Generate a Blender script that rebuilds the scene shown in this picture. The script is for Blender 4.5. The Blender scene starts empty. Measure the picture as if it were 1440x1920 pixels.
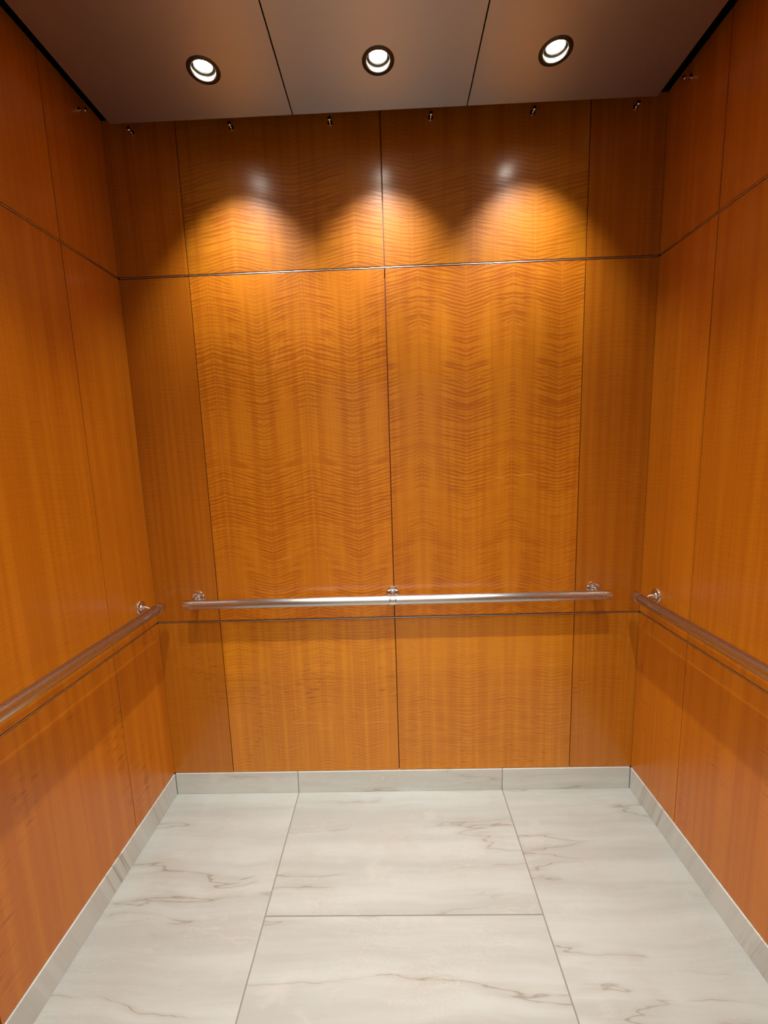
import bpy, bmesh, math, random
from mathutils import Vector, Matrix
random.seed(7)
S = bpy.context.scene
COL = S.collection
PI = math.pi

# ------------------------------------------------------------------ camera
cam_d = bpy.data.cameras.new('camera'); cam = bpy.data.objects.new('camera', cam_d); COL.objects.link(cam)
cam.location = (0.0051, -1.6435, 1.4757)
cam.rotation_euler = (1.4316, 0.0321, 0.0188)
cam_d.sensor_fit = 'VERTICAL'; cam_d.sensor_height = 36; cam_d.sensor_width = 27
cam_d.lens = 776.7162 / 1920 * 36
cam_d.clip_start = 0.01
S.camera = cam

# ------------------------------------------------------------------ world, exposure
w = bpy.data.worlds.new('world'); S.world = w; w.use_nodes = True
w.node_tree.nodes['Background'].inputs[0].default_value = (0.9, 0.86, 0.8, 1)
w.node_tree.nodes['Background'].inputs[1].default_value = 0.02
S.view_settings.view_transform = 'Standard'; S.view_settings.look = 'None'
S.view_settings.gamma = 1; S.view_settings.use_curve_mapping = False
S.view_settings.exposure = 0.0
LAMP_W = 66.0
LAMP_COL = (1.0, 0.965, 0.91)
# lobby light outside the open cab door (behind the camera)
ld = bpy.data.lights.new('lobby_light', 'AREA'); ld.shape = 'RECTANGLE'; ld.size = 2.4; ld.size_y = 1.2
ld.energy = 32; ld.color = (1.0, 0.93, 0.85)
lo = bpy.data.objects.new('lobby_light', ld); COL.objects.link(lo); lo.location = (0, -3.2, 2.55)

# ------------------------------------------------------------------ room measures (metres)
W = 1.0            # half width of the cab
D = 1.70           # depth of the cab
ZB = 0.101         # top of the tile base
ZL, ZU, ZT = 0.8016, 2.159, 2.688
ZC = 2.6118        # canopy underside
LX = (-0.5168, -0.0015, 0.5122)
LY = (-0.2630, -0.8250, -1.3870)
RAILZ = 0.900

# ------------------------------------------------------------------ material helpers
class NT:
    def __init__(s, name):
        s.m = bpy.data.materials.new(name); s.m.use_nodes = True
        s.t = s.m.node_tree; s.b = s.t.nodes['Principled BSDF']
    def n(s, typ, **kw):
        nd = s.t.nodes.new(typ)
        for k, v in kw.items(): setattr(nd, k, v)
        return nd
    def put(s, sock, v):
        if hasattr(v, 'is_output'): s.t.links.new(v, sock)
        elif v is not None: sock.default_value = v
    def math(s, op, a, b=None, c=None, clamp=False):
        nd = s.n('ShaderNodeMath', operation=op, use_clamp=clamp)
        s.put(nd.inputs[0], a); s.put(nd.inputs[1], b)
        if c is not None: s.put(nd.inputs[2], c)
        return nd.outputs[0]
    def mix(s, f, a, b, mode='MIX'):
        nd = s.n('ShaderNodeMix', data_type='RGBA', blend_type=mode)
        s.put(nd.inputs[0], f); s.put(nd.inputs[6], a); s.put(nd.inputs[7], b)
        return nd.outputs[2]
    def xyz(s, x, y, z):
        nd = s.n('ShaderNodeCombineXYZ')
        for i, v in enumerate((x, y, z)): s.put(nd.inputs[i], v)
        return nd.outputs[0]
    def noise(s, vec, scale, detail=3, rough=0.5, dist=0.0):
        nd = s.n('ShaderNodeTexNoise'); s.put(nd.inputs['Vector'], vec)
        nd.inputs['Scale'].default_value = scale; nd.inputs['Detail'].default_value = detail
        nd.inputs['Roughness'].default_value = rough; nd.inputs['Distortion'].default_value = dist
        return nd.outputs[0]
    def ramp(s, f, a, b, lo=0.0, hi=1.0, smooth=True):
        nd = s.n('ShaderNodeMapRange', interpolation_type='SMOOTHSTEP' if smooth else 'LINEAR')
        s.put(nd.inputs[0], f); nd.inputs[1].default_value = a; nd.inputs[2].default_value = b
        nd.inputs[3].default_value = lo; nd.inputs[4].default_value = hi
        return nd.outputs[0]
    def uv(s, name):
        nd = s.n('ShaderNodeUVMap', uv_map=name)
        sp = s.n('ShaderNodeSeparateXYZ'); s.t.links.new(nd.outputs[0], sp.inputs[0])
        return sp.outputs[0], sp.outputs[1]
    def P(s, **kw):
        for k, v in kw.items(): s.put(s.b.inputs[k.replace('_', ' ')], v)

def simple(name, col, rough=0.5, metal=0.0, spec=0.5, **kw):
    t = NT(name); t.P(Base_Color=(*col, 1), Roughness=rough, Metallic=metal)
    t.b.inputs['Specular IOR Level'].default_value = spec
    for k, v in kw.items(): t.b.inputs[k].default_value = v
    return t.m

def veneer(name, dark=1.0, figure=1.0, slope=0.22, scratches=(), seed=0.0, red=1.0):
    """Flame figured, book matched veneer under satin lacquer. UV 'leaf': u = fold count, v = metres; UV 'metre': metres on the wall."""
    t = NT(name)
    lu, lv = t.uv('leaf'); mx, mz = t.uv('metre')
    rnd = t.n('ShaderNodeObjectInfo').outputs['Random']
    off = t.math('MULTIPLY', rnd, 37.0)
    pp = t.math('PINGPONG', lu, 1.0)                       # 0 at even folds, 1 at odd folds
    leaf = t.math('FLOOR', lu)
    um = t.math('MULTIPLY', pp, 0.176)
    # slow wander of the figure
    wv = t.xyz(t.math('MULTIPLY', um, 0.8), t.math('ADD', mz, off), 0.3 + seed)
    wander = t.math('MULTIPLY', t.math('SUBTRACT', t.noise(wv, 5.0, 1), 0.5), 0.022)
    h = t.math('ADD', t.math('ADD', mz, t.math('MULTIPLY', um, slope)), wander)
    fv = t.xyz(t.math('MULTIPLY', um, 7.0), t.math('MULTIPLY', h, 125.0), t.math('ADD', off, seed))
    n1 = t.noise(fv, 1.0, 2.0, 0.55)
    ph = t.noise(t.xyz(t.math('MULTIPLY', um, 9.0), t.math('MULTIPLY', h, 16.0), t.math('ADD', off, 15.0)), 1.0, 2.0)
    sw = t.math('SINE', t.math('ADD', t.math('MULTIPLY', h, 2 * PI / 0.0135), t.math('MULTIPLY', ph, 13.0)))
    rip = t.ramp(t.math('MULTIPLY_ADD', sw, 0.13, n1), 0.40, 0.62)
    # where the figure is strong; faded at the top to mimic shade hiding it
    mk = t.noise(t.xyz(t.math('MULTIPLY', um, 6.0), t.math('MULTIPLY', mz, 2.2), t.math('ADD', off, 4.0)), 1.6, 2.0)
    mask = t.math('MULTIPLY', t.ramp(mk, 0.34, 0.6, 0.22, 1.0), t.ramp(mz, 2.58, 2.42, 0.25, 1.0))
    # vertical grain
    g1 = t.noise(t.xyz(t.math('MULTIPLY', um, 260.0), t.math('MULTIPLY', mz, 2.0), off), 1.0, 3.0, 0.6)
    g2 = t.noise(t.xyz(t.math('MULTIPLY', um, 42.0), t.math('MULTIPLY', mz, 0.9), t.math('ADD', off, 9.0)), 1.0, 2.0)
    tone = t.noise(t.xyz(t.math('MULTIPLY', leaf, 3.1), off, 1.0), 1.0, 0.0)
    g = dark * red
    lite = (0.69 * dark, 0.262 * g, 0.008 * dark, 1); mid = (0.59 * dark, 0.202 * g, 0.005 * dark, 1)
    drk = (0.40 * dark, 0.100 * g, 0.002 * dark, 1)
    c = t.mix(t.ramp(g2, 0.3, 0.7), mid, lite)
    c = t.mix(t.math('MULTIPLY', t.ramp(g1, 0.52, 0.78), 0.28), c, drk)
    amt = t.math('MULTIPLY', t.math('MULTIPLY', rip, mask), 0.70 * figure)
    c = t.mix(amt, c, drk)
    # bruised marks and short dark flecks low down on the panels
    fl = t.noise(t.xyz(t.math('MULTIPLY', mx, 22.0), t.math('MULTIPLY', mz, 130.0), t.math('ADD', off, 2.0)), 1.0, 2.0)
    flm = t.noise(t.xyz(t.math('MULTIPLY', mx, 9.0), t.math('MULTIPLY', mz, 3.0), off), 1.0, 2.0)
    flamt = t.math('MULTIPLY', t.ramp(fl, 0.55, 0.72), t.ramp(flm, 0.5, 0.7))
    low = t.ramp(mz, 1.1, 0.5, 0.15, 0.65)
    c = t.mix(t.math('MULTIPLY', flamt, low), c, (0.26 * dark, 0.060 * dark, 0.006, 1))
    # thin pale line at each fold
    d = t.math('MINIMUM', pp, t.math('SUBTRACT', 1.0, pp))
    c = t.mix(t.ramp(d, 0.012, 0.0, 0.0, 0.30 * figure), c, (0.80 * dark, 0.30 * dark, 0.045, 1))
    tn = t.math('MULTIPLY_ADD', tone, 0.22, 0.89)
    c = t.mix(1.0, c, t.xyz(tn, tn, tn), 'MULTIPLY')
    for (x0, z0, x1, z1, wd) in scratches:
        dx, dz = x1 - x0, z1 - z0; L = math.hypot(dx, dz); ux, uz = dx / L, dz / L
        px = t.math('SUBTRACT', mx, x0); pz = t.math('SUBTRACT', mz, z0)
        al = t.math('ADD', t.math('MULTIPLY', px, ux), t.math('MULTIPLY', pz, uz))
        ac = t.math('ADD', t.math('MULTIPLY', px, -uz), t.math('MULTIPLY', pz, ux))
        bow = t.math('MULTIPLY', t.math('MULTIPLY', al, t.math('SUBTRACT', L, al)), 0.9)
        dd = t.math('ABSOLUTE', t.math('SUBTRACT', ac, bow))
        m = t.ramp(dd, wd, wd * 0.2)
        m = t.math('MULTIPLY', m, t.math('MULTIPLY', t.ramp(al, 0, L * .3), t.ramp(al, L, L * .7)))
        c = t.mix(t.math('MULTIPLY', m, 0.75), c, (0.85, 0.42, 0.13, 1))
    bp = t.n('ShaderNodeBump'); bp.inputs['Strength'].default_value = 0.5; bp.inputs['Distance'].default_value = 0.0006
    hb = t.math('MULTIPLY', t.math('MULTIPLY', rip, mask), -0.55 * figure)
    hb = t.math('ADD', hb, t.math('MULTIPLY', g1, 0.16))
    t.put(bp.inputs['Height'], hb)
    t.P(Base_Color=c, Roughness=0.42, Normal=bp.outputs[0])
    t.b.inputs['Specular IOR Level'].default_value = 0.18
    t.b.inputs['Coat Weight'].default_value = 0.62
    rr = t.noise(t.xyz(mx, mz, off), 5.0, 3.0)
    t.put(t.b.inputs['Coat Roughness'], t.ramp(rr, 0.3, 0.7, 0.20, 0.27))
    # the lacquer lies smoother than the wood
    b2 = t.n('ShaderNodeBump'); b2.inputs['Strength'].default_value = 0.25; b2.inputs['Distance'].default_value = 0.0004
    t.put(b2.inputs['Height'], hb); t.put(t.b.inputs['Coat Normal'], b2.outputs[0])
    return t.m

def stone(name, base=1.0):
    """Travertine look porcelain with veins along the bedding."""
    t = NT(name)
    x, y = t.uv('metre')
    rnd = t.n('ShaderNodeObjectInfo').outputs['Random']; off = t.math('MULTIPLY', rnd, 53.0)
    wob = t.noise(t.xyz(x, y, off), 3.0, 3.0)
    yy = t.math('MULTIPLY_ADD', wob, 0.07, y)
    band = t.noise(t.xyz(t.math('MULTIPLY', x, 0.6), t.math('MULTIPLY', yy, 9.0), off), 1.3, 5.0, 0.6)
    cloud = t.noise(t.xyz(x, y, t.math('ADD', off, 3.0)), 5.0, 6.0, 0.62, 0.3)
    k = base
    c = t.mix(t.ramp(band, 0.35, 0.65), (0.60 * k, 0.615 * k, 0.565 * k, 1), (0.715 * k, 0.745 * k, 0.70 * k, 1))
    c = t.mix(t.ramp(cloud, 0.45, 0.75, 0, 0.55), c, (0.64 * k, 0.60 * k, 0.54 * k, 1))
    c = t.mix(t.ramp(cloud, 0.30, 0.42, 0.5, 0.0), c, (0.80 * k, 0.775 * k, 0.71 * k, 1))
    # thin crack veins : ridge of a stretched noise
    rv = t.noise(t.xyz(t.math('MULTIPLY', x, 0.75), t.math('MULTIPLY', yy, 6.5), t.math('ADD', off, 7.0)), 1.0, 5.0, 0.5, 0.0)
    ridge = t.math('ABSOLUTE', t.math('SUBTRACT', rv, 0.5))
    vm = t.ramp(t.noise(t.xyz(x, y, t.math('ADD', off, 12.0)), 3.2, 2.0), 0.42, 0.58)
    vein = t.math('MULTIPLY', t.ramp(ridge, 0.006, 0.0), vm)
    halo = t.math('MULTIPLY', t.ramp(ridge, 0.05, 0.0), vm)
    c = t.mix(t.math('MULTIPLY', halo, 0.5), c, (0.55 * k, 0.52 * k, 0.44 * k, 1))
    c = t.mix(t.math('MULTIPLY', vein, 0.75), c, (0.35 * k, 0.325 * k, 0.26 * k, 1))
    rv2 = t.noise(t.xyz(t.math('MULTIPLY', x, 2.0), t.math('MULTIPLY', yy, 9.0), t.math('ADD', off, 21.0)), 1.0, 4.0, 0.6)
    ridge2 = t.math('ABSOLUTE', t.math('SUBTRACT', rv2, 0.53))
    v2 = t.math('MULTIPLY', t.ramp(ridge2, 0.012, 0.0), t.ramp(cloud, 0.42, 0.58))
    c = t.mix(t.math('MULTIPLY', v2, 0.28), c, (0.84 * k, 0.81 * k, 0.74 * k, 1))
    # grainy patches
    sp = t.noise(t.xyz(x, y, off), 190.0, 2.0, 0.7)
    spm = t.ramp(t.noise(t.xyz(x, y, t.math('ADD', off, 30.0)), 4.0, 3.0), 0.46, 0.62)
    c = t.mix(t.math('MULTIPLY', t.math('MULTIPLY', t.ramp(sp, 0.55, 0.7), spm), 0.30), c, (0.88 * k, 0.85 * k, 0.79 * k, 1))
    c = t.mix(t.math('MULTIPLY', t.math('MULTIPLY', t.ramp(sp, 0.42, 0.32), spm), 0.22), c, (0.38 * k, 0.33 * k, 0.27 * k, 1))
    bp = t.n('ShaderNodeBump'); bp.inputs['Strength'].default_value = 0.25; bp.inputs['Distance'].default_value = 0.0008
    t.put(bp.inputs['Height'], t.math('SUBTRACT', cloud, t.math('MULTIPLY', vein, 0.5)))
    t.P(Base_Color=c, Roughness=0.42, Normal=bp.outputs[0])
    return t.m

def brushed(name, col, rough, aniso, tangent, gscale):
    """Brushed stainless; tangent = the brushing direction in space."""
    t = NT(name)
    tc = t.n('ShaderNodeTexCoord').outputs['Object']
    mp = t.n('ShaderNodeMapping'); t.put(mp.inputs[0], tc); mp.inputs['Scale'].default_value = gscale
    g = t.noise(mp.outputs[0], 1.0, 2.0, 0.6)
    t.P(Base_Color=t.mix(g, (*[c * 0.96 for c in col], 1), (*col, 1)), Metallic=1.0,
        Roughness=t.ramp(g, 0.3, 0.7, rough * 0.92, rough * 1.08), Anisotropic=aniso)
    if tangent == 'axis':
        tn = t.n('ShaderNodeTangent', direction_type='RADIAL', axis='X'); t.put(t.b.inputs['Tangent'], tn.outputs[0])
    elif tangent: t.put(t.b.inputs['Tangent'], t.xyz(*tangent))
    return t.m

SCR_UP = [(0.395, 1.372, 0.455, 1.366, .0012), (0.47, 1.372, 0.575, 1.378, .0012), (0.28, 1.372, 0.30, 1.378, .0010),
          (-0.44, 1.80, -0.415, 1.90, .0009), (-0.47, 1.055, -0.41, 1.075, .0011), (-0.28, 1.062, -0.265, 1.058, .0012)]
SCR_LOW = [(-0.46, 0.425, -0.385, 0.395, .0013), (-0.49, 0.33, -0.30, 0.322, .0010), (-0.18, 0.322, -0.02, 0.330, .0011),
           (0.02, 0.335, 0.11, 0.325, .0011), (0.36, 0.325, 0.42, 0.332, .0010), (-0.35, 0.305, -0.28, 0.307, .0013)]
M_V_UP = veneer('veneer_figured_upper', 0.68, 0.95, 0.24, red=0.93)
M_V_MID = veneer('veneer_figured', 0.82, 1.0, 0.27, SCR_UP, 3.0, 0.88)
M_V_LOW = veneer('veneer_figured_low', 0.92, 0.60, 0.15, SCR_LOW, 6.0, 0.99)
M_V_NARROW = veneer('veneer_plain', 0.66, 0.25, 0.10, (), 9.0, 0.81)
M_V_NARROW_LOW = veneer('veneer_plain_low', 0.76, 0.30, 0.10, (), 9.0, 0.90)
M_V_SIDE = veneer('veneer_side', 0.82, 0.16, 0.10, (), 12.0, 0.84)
M_BACKING = simple('reveal_maroon', (0.13, 0.010, 0.008), 0.5)
M_STRIP = brushed('steel_inlay', (0.86, 0.84, 0.80), 0.38, 0.0, None, (40, 40, 40))
M_CANOPY = brushed('brushed_canopy', (0.50, 0.51, 0.51), 0.46, 0.85, (0, 1, 0), (3, 900, 900))
M_RAIL = brushed('rail_steel', (0.58, 0.56, 0.53), 0.27, 0.6, 'axis', (6, 260, 260))
M_CAP = simple('cap_steel', (0.70, 0.68, 0.64), 0.20, 1.0)
M_CHROME = simple('polished_steel', (0.74, 0.72, 0.69), 0.12, 1.0)
M_FRONT = brushed('front_steel', (0.55, 0.52, 0.49), 0.34, 0.5, (0, 0, 1), (900, 900, 3))
M_BLACK = simple('black_shaft', (0.004, 0.004, 0.004), 0.9, spec=0.1)
M_RING = simple('bronze_trim_ring', (0.045, 0.036, 0.026), 0.30, 0.6)
M_BORE = simple('satin_white_bore', (0.42, 0.405, 0.37), 0.35)
M_RIM = simple('grey_lamp_rim', (0.10, 0.095, 0.085), 0.35, 0.7)
M_LENS = simple('lamp_lens', (0.9, 0.9, 0.9), 0.2, **{'Emission Color': (1, 0.93, 0.80, 1), 'Emission Strength': 60.0})
M_TILE = stone('travertine_tile', 0.545)
M_BASE = stone('travertine_base', 0.84)
M_GROUT = simple('grout', (0.20, 0.185, 0.155), 0.85)
M_PLASTER = simple('lobby_plaster', (0.72, 0.68, 0.61), 0.8)

# ------------------------------------------------------------------ object helpers
def link(name, me, parent=None, mat=None):
    o = bpy.data.objects.new(name, me); COL.objects.link(o)
    if parent is not None: o.parent = parent
    if mat is not None and me is not None and not me.materials: me.materials.append(mat)
    return o
def struct(o): o['kind'] = 'structure'; return o
def empty(name, loc=(0, 0, 0)):
    o = bpy.data.objects.new(name, None); COL.objects.link(o); o.location = loc; o.empty_display_size = 0.05; return o
def tag(o, label, cat, group=None):
    o['label'] = label; o['category'] = cat
    if group: o['group'] = group
    return o
def bm_box(bm, a, b, bev=0.0):
    c = [(a[i] + b[i]) / 2 for i in range(3)]; s = [abs(b[i] - a[i]) for i in range(3)]
    r = bmesh.ops.create_cube(bm, size=1.0, matrix=Matrix.Translation(c) @ Matrix.Diagonal((*s, 1)))
    if bev:
        es = list({e for v in r['verts'] for e in v.link_edges})
        bmesh.ops.bevel(bm, geom=es, offset=bev, segments=2, affect='EDGES', profile=0.5)
def finish(bm, name, smooth=False):
    bmesh.ops.recalc_face_normals(bm, faces=bm.faces)
    me = bpy.data.meshes.new(name); bm.to_mesh(me); bm.free()
    if smooth: me.shade_smooth()
    return me
def box(name, a, b, mat, parent=None, bev=0.0):
    bm = bmesh.new(); bm_box(bm, a, b, bev); return link(name, finish(bm, name), parent, mat)
def add_uv(me, f_leaf, f_m):
    l1 = me.uv_layers.new(name='leaf'); l2 = me.uv_layers.new(name='metre')
    for lp in me.loops:
        co = me.vertices[lp.vertex_index].co
        l1.data[lp.index].uv = f_leaf(co); l2.data[lp.index].uv = f_m(co)
def lathe(bm, prof, origin=(0, 0, 0), axis='Z', seg=40, cap=False):
    """prof: (radius, height) list, revolved about axis."""
    rings = []
    rot = {'Z': Matrix.Identity(3), 'X': Matrix.Rotation(PI / 2, 3, 'Y'), 'Y': Matrix.Rotation(-PI / 2, 3, 'X')}[axis]
    for r, h in prof:
        if r < 1e-6: rings.append([bm.verts.new(rot @ Vector((0, 0, h)) + Vector(origin))] * seg)
        else: rings.append([bm.verts.new(rot @ Vector((r * math.cos(2 * PI * i / seg), r * math.sin(2 * PI * i / seg), h)) + Vector(origin)) for i in range(seg)])
    for a, b in zip(rings, rings[1:]):
        for i in range(seg):
            j = (i + 1) % seg
            vs = []
            for v in (a[i], a[j], b[j], b[i]):
                if v not in vs: vs.append(v)
            if len(vs) >= 3: bm.faces.new(vs)
def lathe_me(name, prof, axis='Z', seg=40):
    bm = bmesh.new(); lathe(bm, prof, axis=axis, seg=seg)
    me = finish(bm, name, True); me.set_sharp_from_angle(angle=math.radians(35)); return me

# ------------------------------------------------------------------ floor
floor = struct(box('floor', (-W - .02, -D, -0.06), (W + .02, .02, -0.0015), M_GROUT))
G = 0.0019
def tile(x0, x1, y0, y1):
    bm = bmesh.new(); bm_box(bm, (x0 + G, y0 + G, -0.012), (x1 - G, y1 - G, 0.0), 0.0008)
    me = finish(bm, 'tile'); add_uv(me, lambda c: (c.x, c.y), lambda c: (c.x, c.y))
    return link('tile', me, floor, M_TILE)
F1, F2 = -0.4507, 0.4465
for a in ((-1.0, F1, -0.95, 0), (F1, F2, -0.50, 0), (F2, 1.0, -0.95, 0),
          (F1, F2, -1.40, -0.50), (-1.0, F1, -D, -0.95), (F2, 1.0, -D, -0.95), (F1, F2, -D, -1.40)):
    tile(*a)

# ------------------------------------------------------------------ tile base
PR = 0.004          # the base stands a little proud of the panels
bb = struct(box('baseboard_back', (-W, 0.004, 0.0), (W, 0.02, ZB - 0.004), M_GROUT))
def base_piece(a, b, parent, along):
    bm = bmesh.new(); bm_box(bm, a, b, 0.0009)
    me = finish(bm, 'tile')
    if along == 'x': add_uv(me, lambda c: (c.x, c.z), lambda c: (c.x, c.z))
    else: add_uv(me, lambda c: (c.y, c.z), lambda c: (c.y * .25 + 5, c.z * .3 + c.y * 1.0))
    return link('tile', me, parent, M_BASE)
xs = (-W + PR, F1, F2, W - PR)
for x0, x1 in zip(xs, xs[1:]): base_piece((x0 + .0012, -PR, 0.0002), (x1 - .0012, 0.010, ZB), bb, 'x')
for sgn, nm in ((-1, 'left'), (1, 'right')):
    b = struct(box('baseboard_' + nm, (sgn * (W + .004), -D, 0.0), (sgn * (W + .02), 0.0, ZB - .004), M_GROUT))
    for y0, y1 in ((-0.895, -PR - .001), (-D, -0.895)):
        x = sorted((sgn * (W - PR), sgn * (W + .010)))
        base_piece((x[0], y0 + .0012, 0.0002), (x[1], y1, ZB), b, 'y')

# ------------------------------------------------------------------ wall panels
V, Hh = 0.0017, 0.0042     # half gaps : vertical joint, horizontal joint
ROWS = ((ZB + .0025, ZL - Hh), (ZL + Hh, ZU - Hh), (ZU + Hh, ZT))
T0 = 0.016
def panel(parent, u0, u1, z0, z1, side, mat, leaf_w, leaf_o):
    bm = bmesh.new()
    if side == 'back': bm_box(bm, (u0 + V, 0, z0), (u1 - V, T0, z1), 0.0007)
    else:
        s = -1 if side == 'left' else 1
        x = sorted((s * W, s * (W + T0))); bm_box(bm, (x[0], u0 + V, z0), (x[1], u1 - V, z1), 0.0007)
    me = finish(bm, 'panel')
    f = (lambda c: c.x) if side == 'back' else (lambda c: c.y)
    add_uv(me, lambda c: ((f(c) - leaf_o) / leaf_w, c.z), lambda c: (f(c), c.z))
    return link('panel', me, parent, mat)

wb = struct(box('wall_back', (-W - .03, T0 + .002, 0), (W + .03, T0 + .03, ZT), M_BACKING))
A, C0 = 0.7362, -0.0024
colsx = (-W, -A, C0, A, W)
for r, (z0, z1) in enumerate(ROWS):
    for k in range(4):
        u0, u1 = colsx[k], colsx[k + 1]
        nar = k in (0, 3)
        if k == 0: u0 -= V
        if k == 3: u1 += V
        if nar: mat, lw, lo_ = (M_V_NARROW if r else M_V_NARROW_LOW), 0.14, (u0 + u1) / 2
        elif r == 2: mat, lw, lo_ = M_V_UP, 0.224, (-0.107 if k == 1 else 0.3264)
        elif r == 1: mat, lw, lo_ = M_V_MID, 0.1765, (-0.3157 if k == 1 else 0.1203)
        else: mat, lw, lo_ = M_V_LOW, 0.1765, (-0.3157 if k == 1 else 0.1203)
        panel(wb, u0, u1, z0, z1, 'back', mat, lw, lo_)
for z in (ZL, ZU):
    box('steel_strip', (-W + .001, 0.0004, z - .0011), (W - .001, T0 + .003, z + .0011), M_STRIP, wb, 0.0005)

colsy = (-0.0003 + V, -0.2773, -0.8250, -1.3730, -D)
for sgn, nm in ((-1, 'left'), (1, 'right')):
    x = sorted((sgn * (W + T0 + .002), sgn * (W + T0 + .03)))
    ws = struct(box('wall_' + nm, (x[0], -D, 0), (x[1], T0 + .03, ZT), M_BACKING))
    for r, (z0, z1) in enumerate(ROWS):
        for k in range(4):
            u0, u1 = colsy[k + 1], colsy[k]
            panel(ws, u0, u1, z0, z1, nm, M_V_SIDE, 0.18, (u0 + u1) / 2)
    for z in (ZL, ZU):
        x = sorted((sgn * (W + .0004), sgn * (W + T0 + .003)))
        box('steel_strip', (x[0], -D, z - .0011), (x[1], -.002, z + .0011), M_STRIP, ws, 0.0005)

# ------------------------------------------------------------------ front wall with the open doorway (behind the camera)
bm = bmesh.new()
DW, DH = 0.535, 2.134
bm_box(bm, (-W - .03, -D - .05, 0), (-DW, -D, ZT)); bm_box(bm, (DW, -D - .05, 0), (W + .03, -D, ZT))
bm_box(bm, (-DW, -D - .05, DH), (DW, -D, ZT))
struct(link('wall_front', finish(bm, 'wall_front'), None, M_FRONT))

# dark recess above the panels
bm = bmesh.new()
e = W + .03
bm_box(bm, (-e, -D - .05, 3.00), (e, T0 + .03, 3.02))
bm_box(bm, (-e - .0, -D - .05, ZT), (-W - .012, T0 + .03, 3.00)); bm_box(bm, (W + .012, -D - .05, ZT), (e, T0 + .03, 3.00))
bm_box(bm, (-W - .012, T0, ZT), (W + .012, T0 + .03, 3.00)); bm_box(bm, (-W - .012, -D - .05, ZT), (W + .012, -D, 3.00))
struct(link('ceiling_recess', finish(bm, 'ceiling_recess'), None, M_BLACK))

# lobby outside the door
struct(box('floor_lobby', (-2.0, -4.6, -0.06), (2.0, -D - .05, -0.002), M_PLASTER))
struct(box('wall_lobby', (-2.0, -4.65, -0.06), (2.0, -4.6, 2.8), M_PLASTER))
struct(box('ceiling_lobby', (-2.0, -4.6, 2.7), (2.0, -D - .05, 2.8), M_PLASTER))

# ------------------------------------------------------------------ dropped canopy ceiling : three brushed steel panels
ceil = struct(empty('ceiling', (0, -0.85, ZC)))
HOLE = 0.040
def canopy_panel(x0, x1, y0, y1, cx):
    bm = bmesh.new(); s = 0.12; N = 48
    def quad(a, b, c, d):
        if b - a > 1e-5 and d - c > 1e-5:
            bm.faces.new([bm.verts.new((px, py, ZC)) for px, py in ((a, c), (a, d), (b, d), (b, c))])
    ycuts = [y1] + [v for ly in LY for v in (ly + s, ly - s)] + [y0]
    quad(x0, cx - s, y0, y1); quad(cx + s, x1, y0, y1)
    for i in range(0, len(ycuts), 2): quad(cx - s, cx + s, ycuts[i + 1], ycuts[i])
    for ly in LY:
        inn, out, up = [], [], []
        for i in range(N):
            a = 2 * PI * (i + .5) / N; ca, sa = math.cos(a), math.sin(a); m = s / max(abs(ca), abs(sa))
            inn.append(bm.verts.new((cx + HOLE * ca, ly + HOLE * sa, ZC)))
            up.append(bm.verts.new((cx + HOLE * ca, ly + HOLE * sa, ZC + .003)))
            out.append((a, cx + m * ca, ly + m * sa))
        outv = [bm.verts.new((p[1], p[2], ZC)) for p in out]
        for i in range(N):
            j = (i + 1) % N
            bm.faces.new((inn[i], outv[i], outv[j], inn[j])); bm.faces.new((up[i], inn[i], inn[j], up[j]))
            # fill the corners of the square
            p, q = outv[i].co, outv[j].co
            if abs(p.x - q.x) > 1e-6 and abs(p.y - q.y) > 1e-6:
                kx = p.x if abs(abs(p.x - cx) - s) < 1e-6 else q.x
                ky = p.y if abs(abs(p.y - ly) - s) < 1e-6 else q.y
                bm.faces.new((outv[i], bm.verts.new((kx, ky, ZC)), outv[j]))
    # folded edges
    t = 0.018
    for (a, b, c, d) in ((x0, y0, x1, y0), (x1, y0, x1, y1), (x1, y1, x0, y1), (x0, y1, x0, y0)):
        bm.faces.new([bm.verts.new(v) for v in ((a, b, ZC), (c, d, ZC), (c, d, ZC + t), (a, b, ZC + t))])
    bmesh.ops.remove_doubles(bm, verts=bm.verts, dist=1e-6)
    me = bpy.data.meshes.new('ceiling_panel')
    for v in bm.verts: v.co -= Vector((0, -0.85, ZC))
    for f in bm.faces:
        f.normal_update()
        if abs(f.normal.z) > .5 and f.normal.z > 0: f.normal_flip()
    bm.to_mesh(me); bm.free()
    return link('ceiling_panel', me, ceil, M_CANOPY)
CY0, CY1 = -1.61, -0.088
canopy_panel(-0.9165, -0.2966, CY0, CY1, LX[0])
canopy_panel(-0.2924, 0.2862, CY0, CY1, LX[1])
canopy_panel(0.2904, 0.9125, CY0, CY1, LX[2])
# black deck that carries the panels
box('ceiling_deck', (-0.912, CY0 + .004 + .85, .0185), (0.908, CY1 - .004 + .85, .030), M_BLACK, ceil)

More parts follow.
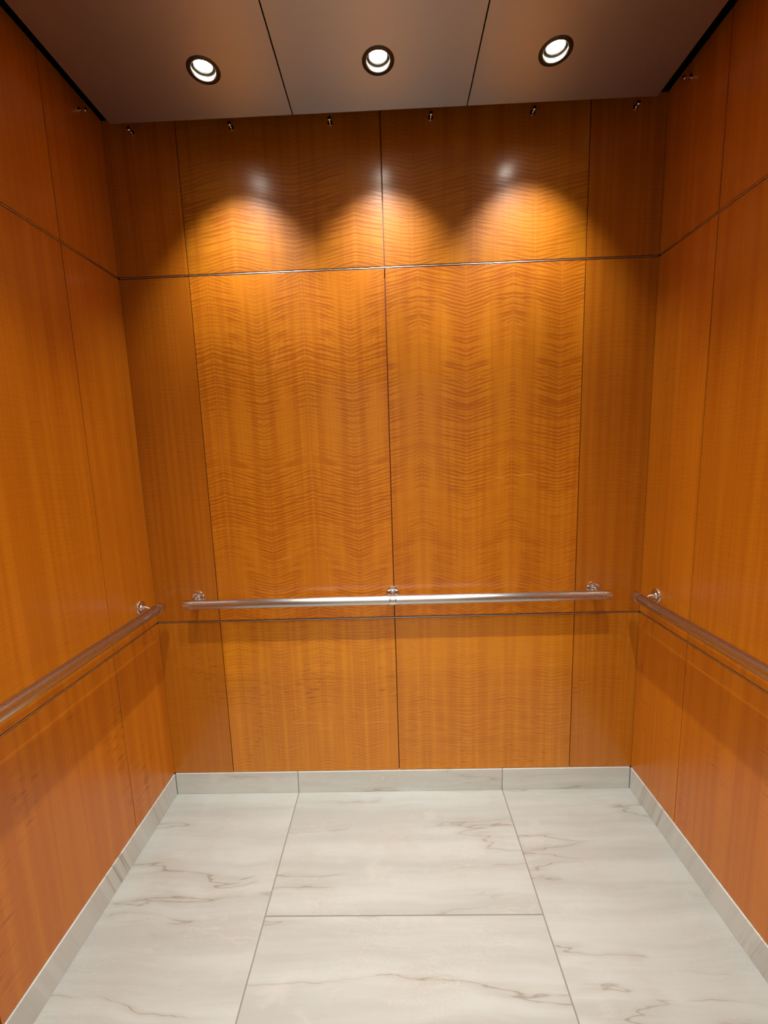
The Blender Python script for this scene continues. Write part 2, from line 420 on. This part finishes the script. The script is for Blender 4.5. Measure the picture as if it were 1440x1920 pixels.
# ------------------------------------------------------------------ downlights
ring_me = lathe_me('trim_ring', [(0.0345, 0.004), (0.0345, -0.0010), (0.0365, -0.0026), (0.0440, -0.0028), (0.0470, -0.0012), (0.0475, 0.0), (0.0395, 0.0), (0.0345, 0.004)], seg=64)
bore_me = lathe_me('housing', [(0.0347, 0.0005), (0.0347, 0.010), (0.0340, 0.0105), (0.0345, 0.055), (0.001, 0.055)], seg=64)
rim_me = lathe_me('lamp', [(0.0240, 0.001), (0.0258, -0.002), (0.0300, 0.0005), (0.0290, 0.012), (0.012, 0.030), (0.001, 0.031)], seg=48)
lens_me = lathe_me('lens', [(0.0001, -0.0012), (0.012, -0.0010), (0.0247, 0.0012)], seg=48)
LIGHT_LABELS = {
    (0, 0): 'round recessed downlight with dark ring in left canopy panel, nearest the back wall',
    (1, 0): 'round recessed downlight with dark ring in middle canopy panel, nearest the back wall',
    (2, 0): 'round recessed downlight with dark ring in right canopy panel, nearest the back wall',
    (0, 1): 'round recessed downlight halfway along the left canopy panel',
    (1, 1): 'round recessed downlight halfway along the middle canopy panel',
    (2, 1): 'round recessed downlight halfway along the right canopy panel',
    (0, 2): 'round recessed downlight in left canopy panel, nearest the doorway',
    (1, 2): 'round recessed downlight in middle canopy panel, nearest the doorway',
    (2, 2): 'round recessed downlight in right canopy panel, nearest the doorway'}
for j, ly in enumerate(LY):
    for i, lx in enumerate(LX):
        e = empty('downlight', (lx, ly, ZC))
        tag(e, LIGHT_LABELS[(i, j)], 'light', 'recessed downlights in the canopy')
        link('trim_ring', ring_me, e, M_RING); link('housing', bore_me, e, M_BORE)
        tilt = math.radians(15 if j == 0 else 3)
        lamp = link('lamp', rim_me, e, M_RIM); lamp.location = (0, 0.0, 0.0125); lamp.rotation_euler = (math.radians(3), 0, 0)
        link('lens', lens_me, lamp, M_LENS)
        sd = bpy.data.lights.new('downlight_beam', 'SPOT'); sd.energy = LAMP_W * (0.70 if j == 0 else 0.98); sd.color = LAMP_COL
        sd.spot_size = math.radians(80 if j == 0 else 84); sd.spot_blend = 1.0; sd.shadow_soft_size = 0.014
        so = bpy.data.objects.new('downlight_beam', sd); COL.objects.link(so); so.parent = e
        so.location = (0, 0.004, 0.002); so.rotation_euler = (tilt, 0, 0)

# ------------------------------------------------------------------ handrails
R = 0.019
def tube_me(L):      # along +X from 0
    return lathe_me('rail_tube', [(0.001, 0), (R, 0), (R, L), (0.001, L)], axis='X', seg=48)
endcap_me = lathe_me('end_cap', [(0.001, -0.0315), (R - .003, -0.0315), (R - .0008, -0.0308), (R, -0.0290), (R, -0.0030), (R - .0022, -0.0024), (R - .0022, -0.0004), (R + .0006, 0.0002), (R + .0006, 0.0032), (R - .001, 0.0040), (0.001, 0.0040)], axis='X', seg=48)
collar_me = lathe_me('collar', [(R - .001, -0.0140), (R + .0008, -0.0136), (R + .0012, -0.0125), (R + .0012, 0.0125), (R + .0008, 0.0136), (R - .001, 0.0140)], axis='X', seg=48)
rosette_me = lathe_me('rosette', [(0.0270, 0.0), (0.0272, 0.0030), (0.0262, 0.0046), (0.0235, 0.0056), (0.0130, 0.0064), (0.0115, 0.0095), (0.0085, 0.0110), (0.001, 0.0110)], axis='Y', seg=48)
screw_me = lathe_me('screw', [(0.0036, 0.0), (0.0034, 0.0012), (0.0015, 0.0016), (0.0001, 0.0010)], axis='Y', seg=16)
def arm_me():
    """Bent standoff arm : from the wall (y = 0) out to the tube at y = -0.062 and 9 mm lower."""
    bm = bmesh.new(); seg = 20; rings = []
    pts = [(0.0, 0.010), (-0.014, 0.010), (-0.026, 0.0085), (-0.037, 0.004), (-0.048, 0.0), (-0.058, 0.0)]
    for k, (y, z) in enumerate(pts):
        a = pts[max(k - 1, 0)]; b = pts[min(k + 1, len(pts) - 1)]
        d = Vector((0, b[0] - a[0], b[1] - a[1])).normalized(); up = Vector((1, 0, 0)); s = d.cross(up)
        rings.append([bm.verts.new(Vector((0, y, z)) + 0.0068 * (up * math.cos(2 * PI * i / seg) + s * math.sin(2 * PI * i / seg))) for i in range(seg)])
    for a, b in zip(rings, rings[1:]):
        for i in range(seg):
            j = (i + 1) % seg; bm.faces.new((a[i], a[j], b[j], b[i]))
    bm.faces.new(rings[0]); bm.faces.new(rings[-1])
    return finish(bm, 'bracket', True)
ARM = arm_me()
def handrail(loc, rotz, L, brackets, label):
    """Local frame: X along the rail, wall at local y = 0.062, rail axis through the origin."""
    e = empty('handrail', loc); e.rotation_euler = (0, 0, rotz)
    tag(e, label, 'handrail', 'steel handrails on the cab walls')
    link('rail_tube', tube_me(L), e, M_RAIL)
    a = link('end_cap', endcap_me, e, M_CAP)
    b = link('end_cap', endcap_me, e, M_CAP); b.location = (L, 0, 0); b.rotation_euler = (0, 0, PI)
    for x, mid in brackets:
        br = link('bracket', ARM, e, M_CHROME); br.location = (x, 0.062, 0)
        ro = link('rosette', rosette_me, br, M_CHROME); ro.location = (0, 0, 0.010); ro.rotation_euler = (0, 0, PI)
        sc = link('screw', screw_me, br, M_CHROME); sc.location = (0, -0.0055, 0.0285); sc.rotation_euler = (0, 0, PI)
        if mid:
            c = link('collar', collar_me, e, M_CAP); c.location = (x, 0, 0)
    return e
handrail((-0.8140, -0.062, RAILZ), 0.0, 1.628, [(-0.003, False), (0.806, True), (1.622, False)],
         'straight brushed steel handrail on the back wall')
def side_rail(sgn, label):
    # left wall: local +y must point to -x  -> rotate +90 deg ; right wall: local +y to +x -> rotate -90 deg
    L = 1.42
    if sgn < 0: return handrail((-0.938, -0.097 - L, RAILZ - .002), PI / 2, L, [(L - .004, False), (L / 2, True), (.004, False)], label)
    return handrail((0.938, -0.097, RAILZ - .003), -PI / 2, L, [(.004, False), (L / 2, True), (L - .004, False)], label)
side_rail(-1, 'brushed steel handrail running along the left wood wall')
side_rail(1, 'brushed steel handrail running along the right wood wall')

# ------------------------------------------------------------------ pad hooks near the top of the walls
hook_base = lathe_me('base', [(0.0085, 0.0), (0.0085, 0.0015), (0.0060, 0.0030), (0.0035, 0.0036), (0.001, 0.0036)], axis='Y', seg=24)
hook_stem = lathe_me('stem', [(0.0032, 0.002), (0.0030, 0.016), (0.0040, 0.019), (0.0062, 0.0205), (0.0065, 0.0220), (0.0055, 0.0240), (0.0035, 0.0252), (0.0001, 0.0254)], axis='Y', seg=24)
def pad_hook(loc, rotz, label, group='steel pad hooks under the canopy'):
    e = empty('pad_hook', loc); e.rotation_euler = (0, 0, rotz); tag(e, label, 'hook', group)
    link('base', hook_base, e, M_CHROME); link('stem', hook_stem, e, M_CHROME)
HZ = 2.643
order = ['leftmost small steel pad hook high on the back wall', 'second steel pad hook from the left on the back wall',
         'third steel pad hook from the left on the back wall, left of the middle joint',
         'fourth steel pad hook from the left on the back wall, right of the middle joint',
         'fifth steel pad hook from the left on the back wall', 'rightmost small steel pad hook high on the back wall']
for x, lb in zip((-0.8925, -0.5330, -0.1800, 0.1760, 0.5330, 0.8890), order):
    pad_hook((x, 0, HZ), PI, lb)
pad_hook((-W, -0.114, HZ - .004), -PI / 2, 'small steel pad hook high on the left wall beside the canopy edge')
pad_hook((W, -0.114, HZ - .002), PI / 2, 'small steel pad hook high on the right wall beside the canopy edge')
